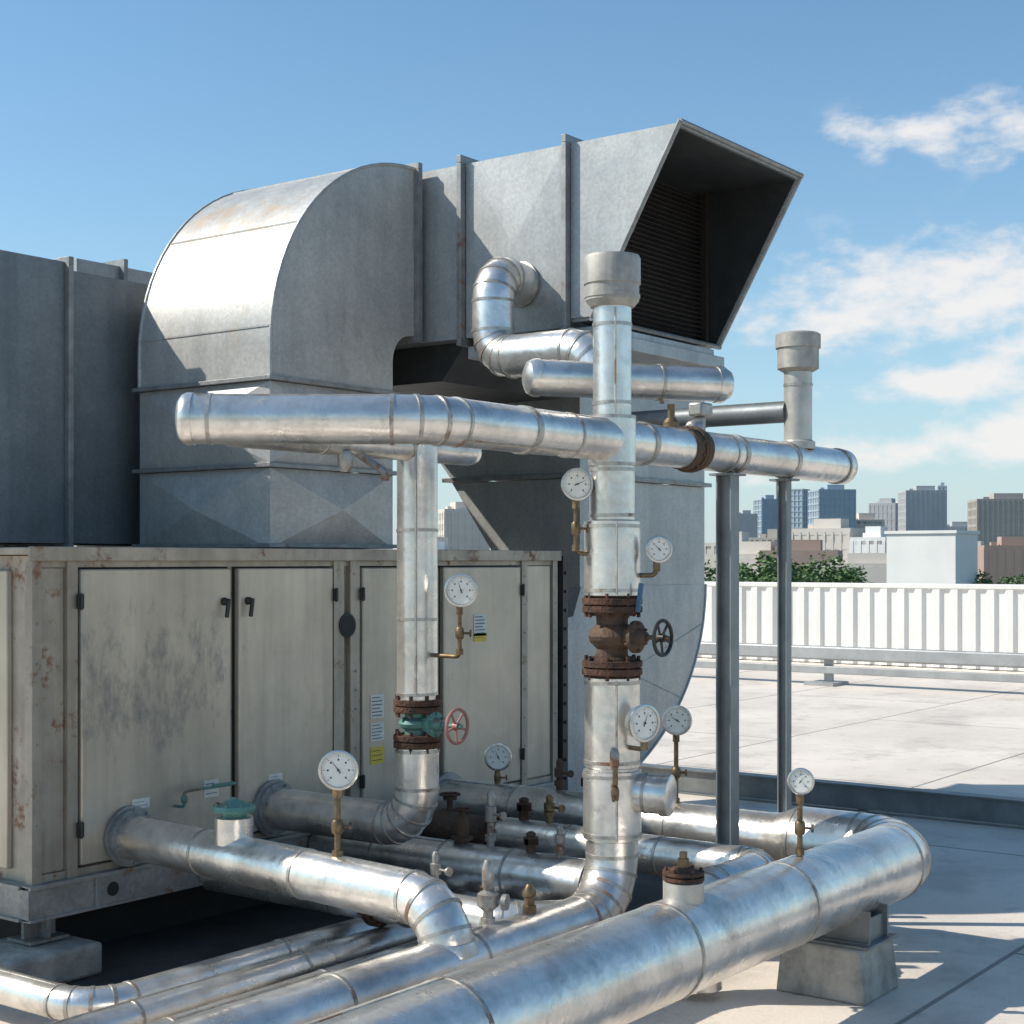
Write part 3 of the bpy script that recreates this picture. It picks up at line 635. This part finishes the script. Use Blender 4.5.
# block support
g=G();prof=[(6.46,0),(6.86,0),(6.84,.24),(6.48,.24)]
vs=[(a,2.82 if z<.1 else 2.84,z) for a,z in prof]+[(a,3.26 if z<.1 else 3.24,z) for a,z in prof]
e=empty('pipe_support',(6.65,3.02,0),'rough concrete block with steel saddle carrying the large pipe','pipe support')
G().add(vs,[(0,1,2,3),(7,6,5,4),(0,4,5,1),(1,5,6,2),(2,6,7,3),(3,7,4,0)]).obj('concrete_block',conc,e,bevel=.012)
g=G().box(6.50,6.84,2.82,3.22,.241,.253).box(6.56,6.575,2.84,3.2,.253,.40).box(6.765,6.78,2.84,3.2,.253,.40).box(6.575,6.765,2.86,2.872,.253,.36).box(6.54,6.56,2.84,3.2,.253,.262);g.obj('saddle',postm,e)
e=empty('pipe_support',(4.2,3.4,0),'concrete block carrying the two low header pipes','pipe support')
G().box(4.0,4.35,2.8,4.1,0,.2).obj('concrete_block',conc,e,bevel=.02)
G().box(4.14,4.2,2.9,3.16,.2,.32).obj('saddle',postm,e)
e=empty('pipe_support',(BX,5.1,0),'low block carrying the return pipe','pipe support')
G().box(BX-.2,BX+.2,4.95,5.2,0,.2).obj('concrete_block',conc,e,bevel=.02)
G().box(BX-.1,BX+.1,5.05,5.09,.2,.365).obj('saddle',postm,e)
# long beam
g=G().box(11.46,11.475,-6,8.5,.02,.2).box(11.42,11.56,-6,8.5,.2,.212).box(11.42,11.56,-6,8.5,.0,.014)
for k in range(7): g.box(11.475,11.55,-5+k*2,-4.94+k*2,.014,.2)
g.obj('steel_beam',postm,base=(11.5,1,0),label='long low steel channel laid across the roof deck',cat='steel beam')
# far guard rail
e=empty('guard_rail',(22.8,6,0),'low galvanized double rail on short feet across the roof','guard rail')
G().box(22.72,22.86,-8,30,.40,.62).obj('rail',railm,e,bevel=.03)
G().box(22.76,22.84,-8,30,.18,.30).obj('rail',railm,e,bevel=.01)
for k in range(9):
    y=-7+k*4.4
    G().box(22.865,22.93,y-.07,y+.07,.05,.58).box(22.5,23.1,y-.25,y+.25,0,.05).obj('foot',railm,e)
# parapet
e=empty('parapet_wall',(27.5,12,0),'white corrugated metal parapet along the roof edge','parapet wall')
g=G();vs=[];fs=[];y=-15.5
per=.34
pts=[]
while y<47.5:
    pts+= [(27.5,y),(27.5,y+.12),(27.45,y+.17),(27.45,y+.29)]; y+=per
for i,(x,yy) in enumerate(pts): vs+=[(x,yy,.02),(x,yy,1.47)]
for i in range(len(pts)-1): fs.append((2*i,2*i+1,2*i+3,2*i+2))
g.add(vs,fs);g.obj('panel',parm,e,flat=True)
G().box(27.44,27.72,-15.6,47.6,1.47,1.56).obj('coping',parm,e,bevel=.01)
G().box(27.52,27.7,-15.6,47.6,0,1.46).obj('backing',parm,e)
# ------------------------------------------------------------------ city
def bmat(n,c,r=.8): return mat(n,c,tuple(x*.85 for x in c),0,r,.05,bump=0)
cream=bmat('cream_wall',(.66,.60,.53));greyw=bmat('grey_wall',(.48,.48,.48));brickw=bmat('brick_wall',(.44,.32,.26));whitew=bmat('white_wall',(.84,.82,.78));tan=bmat('tan_wall',(.44,.40,.36));bluew=bmat('bluegrey_wall',(.38,.45,.51))
glassb=mat('blue_glass',(.17,.28,.37),(.24,.36,.44),.3,.25,.1,bump=0);glassd=mat('dark_glass',(.18,.20,.22),(.24,.26,.28),.3,.3,.1,bump=0)
def building(name,label,az,d,w,dep,top,wall,glass,floors,bays,rot=0,slab=.4,pier=.3,windows=True,roofbox=True):
    r=d/math.cos(math.radians(az-AZ0))
    x,y=r*math.cos(math.radians(az)),r*math.sin(math.radians(az))
    e=empty(name,(x,y,-14),label,'building'); e.rotation_euler=(0,0,math.radians(az+90+rot)); 
    BASE[e.name]=V((0,0,0)); H=top+14
    if not windows:
        g=G().box(-w/2,w/2,-dep/2,dep/2,0,H).box(-w/2-.3,w/2+.3,-dep/2-.3,dep/2+.3,H,H+.5)
        g.obj('wall',wall,e)
        return e
    G().box(-w/2,w/2,-dep/2,dep/2,0,H-.5).obj('window',glass,e,kind='stuff')
    g=G();fh=H/floors;k=.5
    for i in range(floors+1):
        z=i*fh; g.box(-w/2-k,w/2+k,-dep/2-k,dep/2+k,max(0,z-fh*slab/2),z+fh*slab/2)
    pw=w/bays*pier
    for i in range(bays+1):
        xx=-w/2+w*i/bays; g.box(xx-pw/2,xx+pw/2,-dep/2-k*1.2,dep/2+k*1.2,0,H)
    nb=max(2,int(bays*dep/w));pw=dep/nb*pier
    for i in range(nb+1):
        yy=-dep/2+dep*i/nb; g.box(-w/2-k*1.2,w/2+k*1.2,yy-pw/2,yy+pw/2,0,H)
    if roofbox: g.box(-w*.28,w*.2,-dep*.25,dep*.25,H,H+fh*.9).box(w*.25,w*.35,-dep*.1,dep*.1,H,H+fh*.5)
    g.obj('wall',wall,e);return e
def zt(y,d): return 2+(560-y)*d/1536
d=900;k=d/1536
building('office_building','cream office block with rows of windows',38.4,500,14,14,zt(512,500),cream,glassd,9,6,15)
building('office_tower','pale slab tower in the hazy skyline',27.9,d,18*k,12,zt(515,d),greyw,glassd,14,4,20)
building('office_tower','blue glass tower in the skyline',27.07,d+60,20*k,14,zt(500,d+60),bluew,glassb,16,5,20,.25,.15)
building('office_tower','narrow blue glass tower with flat top',25.96,d,17*k,12,zt(490,d),bluew,glassb,18,4,-20,.25,.15,roofbox=False)
building('office_tower','slender pale grey tower',26.5,d+120,13*k,12,zt(482,d+120),greyw,glassb,20,3,0,.2,.2)
building('office_tower','broad blue glass tower with flat crown',24.74,d-80,33*k,18,zt(491,d-80),bluew,glassb,15,7,18,.3,.15)
building('office_building','stepped grey building in the skyline',22.8,d+100,28*k,20,zt(505,d+100),greyw,glassd,11,6,-15)
building('office_building','low pale building before the towers',23.6,d-60,30*k,20,zt(522,d-60),cream,glassd,7,6,10)
building('office_tower','grey gridded office tower',21.55,d-50,36*k,20,zt(492,d-50),greyw,glassb,15,8,12,.3,.3)
building('office_tower','tall thin tower beside a gridded tower',20.85,d+100,8*k,10,zt(487,d+100),bluew,glassb,20,2,0)
building('office_tower','pale distant tower between office blocks',22.2,d+250,16*k,12,zt(503,d+250),cream,glassb,14,4,10)
building('office_building','low grey building at the skyline foot',20.3,d+150,40*k,14,zt(528,d+150),greyw,glassd,8,8,10)
building('apartment_block','wide brown apartment block with window grid',18.75,620,24,15,zt(501,620),tan,glassd,12,12,14,.35,.35)
building('brick_building','red brick low building with pale roof edge',18.5,430,16,14,zt(549,430),brickw,glassd,5,7,10,.5,.5)
building('warehouse','plain white windowless box building',21.2,260,12.0,10,zt(534,260),whitew,glassd,4,4,-22,windows=False)
building('office_building','cream mid rise building with window bands',24.84,420,16,13,zt(532,420),cream,glassd,6,7,-20,.45,.3)
building('office_building','white low building beside trees',23.2,400,8.5,10,zt(541,400),whitew,glassd,5,4,-20,.45,.4)
building('office_building','low beige building with flat roof',28.3,380,11,10,zt(546,380),cream,glassd,5,5,-20,.4,.4)
building('office_building','low tan building with flat roof',26.6,600,22,10,zt(540,600),tan,glassd,5,9,-15,.4,.4)
random.seed(11)
for i in range(34):
    az=16.5+ (40-16.5)*random.random(); dd=random.choice((330,480,560,700,760,1100))
    w=random.uniform(8,22); top=zt(random.uniform(550,569),dd)
    building('low_rise_building','low flat roofed city building among trees',az,dd+random.uniform(-30,30),w,random.uniform(8,14),top,random.choice((cream,whitew,brickw,whitew,cream)),glassd,random.choice((4,5)),random.choice((5,7)),random.uniform(-30,-5),.45,.4)
# trees
leafm=mat('leaf_green',(.06,.12,.035),(.10,.165,.05),0,.6,.9,bump=0);bark=mat('bark',(.1,.075,.05),(.06,.045,.03),0,.9,3)
def leafmesh(seed):
    rd=random.Random(seed);g=G()
    for c in range(90):
        while True:
            p=V((rd.uniform(-1,1),rd.uniform(-1,1),rd.uniform(-1,1)))
            if .35<p.length<1: break
        c0=V((p.x*4.2,p.y*4.2,11.2+p.z*4.0)); rr=rd.uniform(.7,1.3)
        for i in range(34):
            q=V((rd.gauss(0,1),rd.gauss(0,1),rd.gauss(0,.8))); q=q.normalized()*rr*rd.uniform(.5,1)
            n=V((rd.gauss(0,1),rd.gauss(0,1),rd.gauss(0,1)+.6)).normalized();u,w=perp(n);s=rd.uniform(.18,.34)
            o=c0+q;g.add([o-u*s,o-w*s*.6,o+u*s,o+w*s*.6],[(0,1,2,3)])
    return g
trees=[]
for s in range(2):
    e=empty('tree',(0,0,-14),'broad leafy green street tree','tree','trees beyond the roof edge');BASE[e.name]=V((0,0,0))
    g=G().lathe((0,0,0),(0,0,1),[(0,.35),(3,.26),(8,.18),(12,.06)],10)
    for i in range(6):
        a=i*1.05;g.lathe((0,0,5+i*.7),(math.cos(a),math.sin(a),.9),[(0,.12),(4.2,.03)],6)
    t=g.obj('trunk',bark,e);c=leafmesh(s).obj('crown',leafm,e,flat=True)
    trees.append((e,t,c))
spots=[(28.1,175,1.0),(27.5,150,1.04),(26.9,165,1.08),(26.3,195,1.03),(24.9,185,1.06),(24.3,215,1.0),(29.2,180,1.0),(22.4,330,1.0),(19.6,260,.9),(18.2,250,.9),(38.6,240,1)]
for i,(az,d_,s) in enumerate(spots):
    e,t,c=trees[i%2]
    if i>=2:
        e2=e.copy();COL.objects.link(e2)
        for ch in (t,c):
            q=ch.copy();q.parent=e2;COL.objects.link(q)
        e=e2
    r=d_/math.cos(math.radians(az-AZ0));e.location=(r*math.cos(math.radians(az)),r*math.sin(math.radians(az)),-14)
    e.rotation_euler=(0,0,i*1.3);e.scale=(s,s,s)
# ------------------------------------------------------------------ camera, sun, sky
cam=bpy.data.cameras.new('Camera');co=bpy.data.objects.new('Camera',cam);COL.objects.link(co)
co.location=(0,0,2.0);co.rotation_euler=(math.radians(90),0,math.radians(AZ0-90));cam.lens=54;cam.sensor_width=36;cam.shift_y=48/1024;cam.clip_end=20000;cam.clip_start=.05
sc.camera=co
EL=41
S=V((-1,1.45,0)).normalized()*math.cos(math.radians(EL));S.z=math.sin(math.radians(EL))
sl=bpy.data.lights.new('Sun','SUN');so=bpy.data.objects.new('Sun',sl);COL.objects.link(so);so.rotation_euler=S.to_track_quat('Z','Y').to_euler()
sl.energy=5.0;sl.angle=math.radians(.5);sl.color=(1,.94,.84)
w=bpy.data.worlds.new('World');sc.world=w;w.use_nodes=True;nt=w.node_tree;N=nt.nodes;L=nt.links
bg=N['Background'];sky=N.new('ShaderNodeTexSky');sky.sky_type='NISHITA';sky.sun_disc=False;sky.sun_elevation=math.radians(EL);sky.sun_rotation=math.atan2(S.x,S.y)
sky.air_density=1.0;sky.dust_density=.7;sky.ozone_density=1.0
tc=N.new('ShaderNodeTexCoord');sp=N.new('ShaderNodeSeparateXYZ');L.new(tc.outputs['Generated'],sp.inputs[0])
def mth(op,a,b=None):
    x=N.new('ShaderNodeMath');x.operation=op
    for i,v_ in enumerate((a,b)):
        if v_ is None: continue
        if hasattr(v_,'is_linked'):L.new(v_,x.inputs[i])
        else:x.inputs[i].default_value=v_
    return x.outputs[0]
tint=N.new('ShaderNodeMix');tint.data_type='RGBA';tint.blend_type='MULTIPLY';tint.inputs[0].default_value=1;L.new(sky.outputs[0],tint.inputs[6]);tint.inputs[7].default_value=(.78,1.06,1.15,1)
L.new(tint.outputs[2],bg.inputs[0]);bg.inputs[1].default_value=.137
az=mth('ARCTAN2',sp.outputs[1],sp.outputs[0]);el=mth('ARCSINE',sp.outputs[2])
tot=None
for (a_,e_,sa,se,wt) in ((.36,.175,.11,.028,.95),(.43,.15,.06,.016,.85),(.30,.15,.05,.03,.6),(.325,.262,.055,.020,.85),(.405,.264,.035,.013,.95),(.365,.110,.055,.011,1.3),(.315,.083,.045,.015,1.1),(.40,.066,.10,.012,.9),(.46,.052,.05,.008,.7),(.315,.130,.03,.012,.8),(-.1,.25,.2,.06,.9)):
    x=mth('POWER',mth('ABSOLUTE',mth('DIVIDE',mth('SUBTRACT',az,a_),sa)),2.0);y=mth('POWER',mth('ABSOLUTE',mth('DIVIDE',mth('SUBTRACT',el,e_),se)),2.0)
    g_=mth('MULTIPLY',mth('EXPONENT',mth('MULTIPLY',mth('ADD',x,y),-1.0)),wt)
    tot=g_ if tot is None else mth('ADD',tot,g_)
cb=N.new('ShaderNodeCombineXYZ');L.new(mth('MULTIPLY',az,11.0),cb.inputs[0]);L.new(mth('MULTIPLY',el,20.0),cb.inputs[1])
nz=N.new('ShaderNodeTexNoise');nz.inputs['Scale'].default_value=2.4;nz.inputs['Detail'].default_value=12;nz.inputs['Roughness'].default_value=.57;L.new(cb.outputs[0],nz.inputs['Vector'])
den=mth('ADD',mth('MULTIPLY',tot,.85),mth('MULTIPLY',mth('SUBTRACT',nz.outputs['Fac'],.5),2.5))
mr=N.new('ShaderNodeMapRange');mr.interpolation_type='SMOOTHSTEP';mr.inputs[1].default_value=.12;mr.inputs[2].default_value=1.12;mr.inputs[4].default_value=.9;L.new(den,mr.inputs[0])
fac=mth('MULTIPLY',mr.outputs[0],mth('MINIMUM',mth('MULTIPLY',tot,3.0),1.0))
haze=mth('MULTIPLY',mth('EXPONENT',mth('MULTIPLY',mth('MAXIMUM',el,0.0),-10.0)),.82)
bgh=N.new('ShaderNodeBackground');bgh.inputs[1].default_value=.90;bgh.inputs[0].default_value=(.74,.83,.93,1)
bg2=N.new('ShaderNodeBackground');bg2.inputs[1].default_value=.93;bg2.inputs[0].default_value=(1,.97,.95,1)
ms0=N.new('ShaderNodeMixShader');L.new(haze,ms0.inputs[0]);L.new(bg.outputs[0],ms0.inputs[1]);L.new(bgh.outputs[0],ms0.inputs[2])
ms=N.new('ShaderNodeMixShader');L.new(fac,ms.inputs[0]);L.new(ms0.outputs[0],ms.inputs[1]);L.new(bg2.outputs[0],ms.inputs[2]);L.new(ms.outputs[0],N['World Output'].inputs[0])
sc.view_settings.view_transform='Standard';sc.view_settings.look='None';sc.view_settings.exposure=0
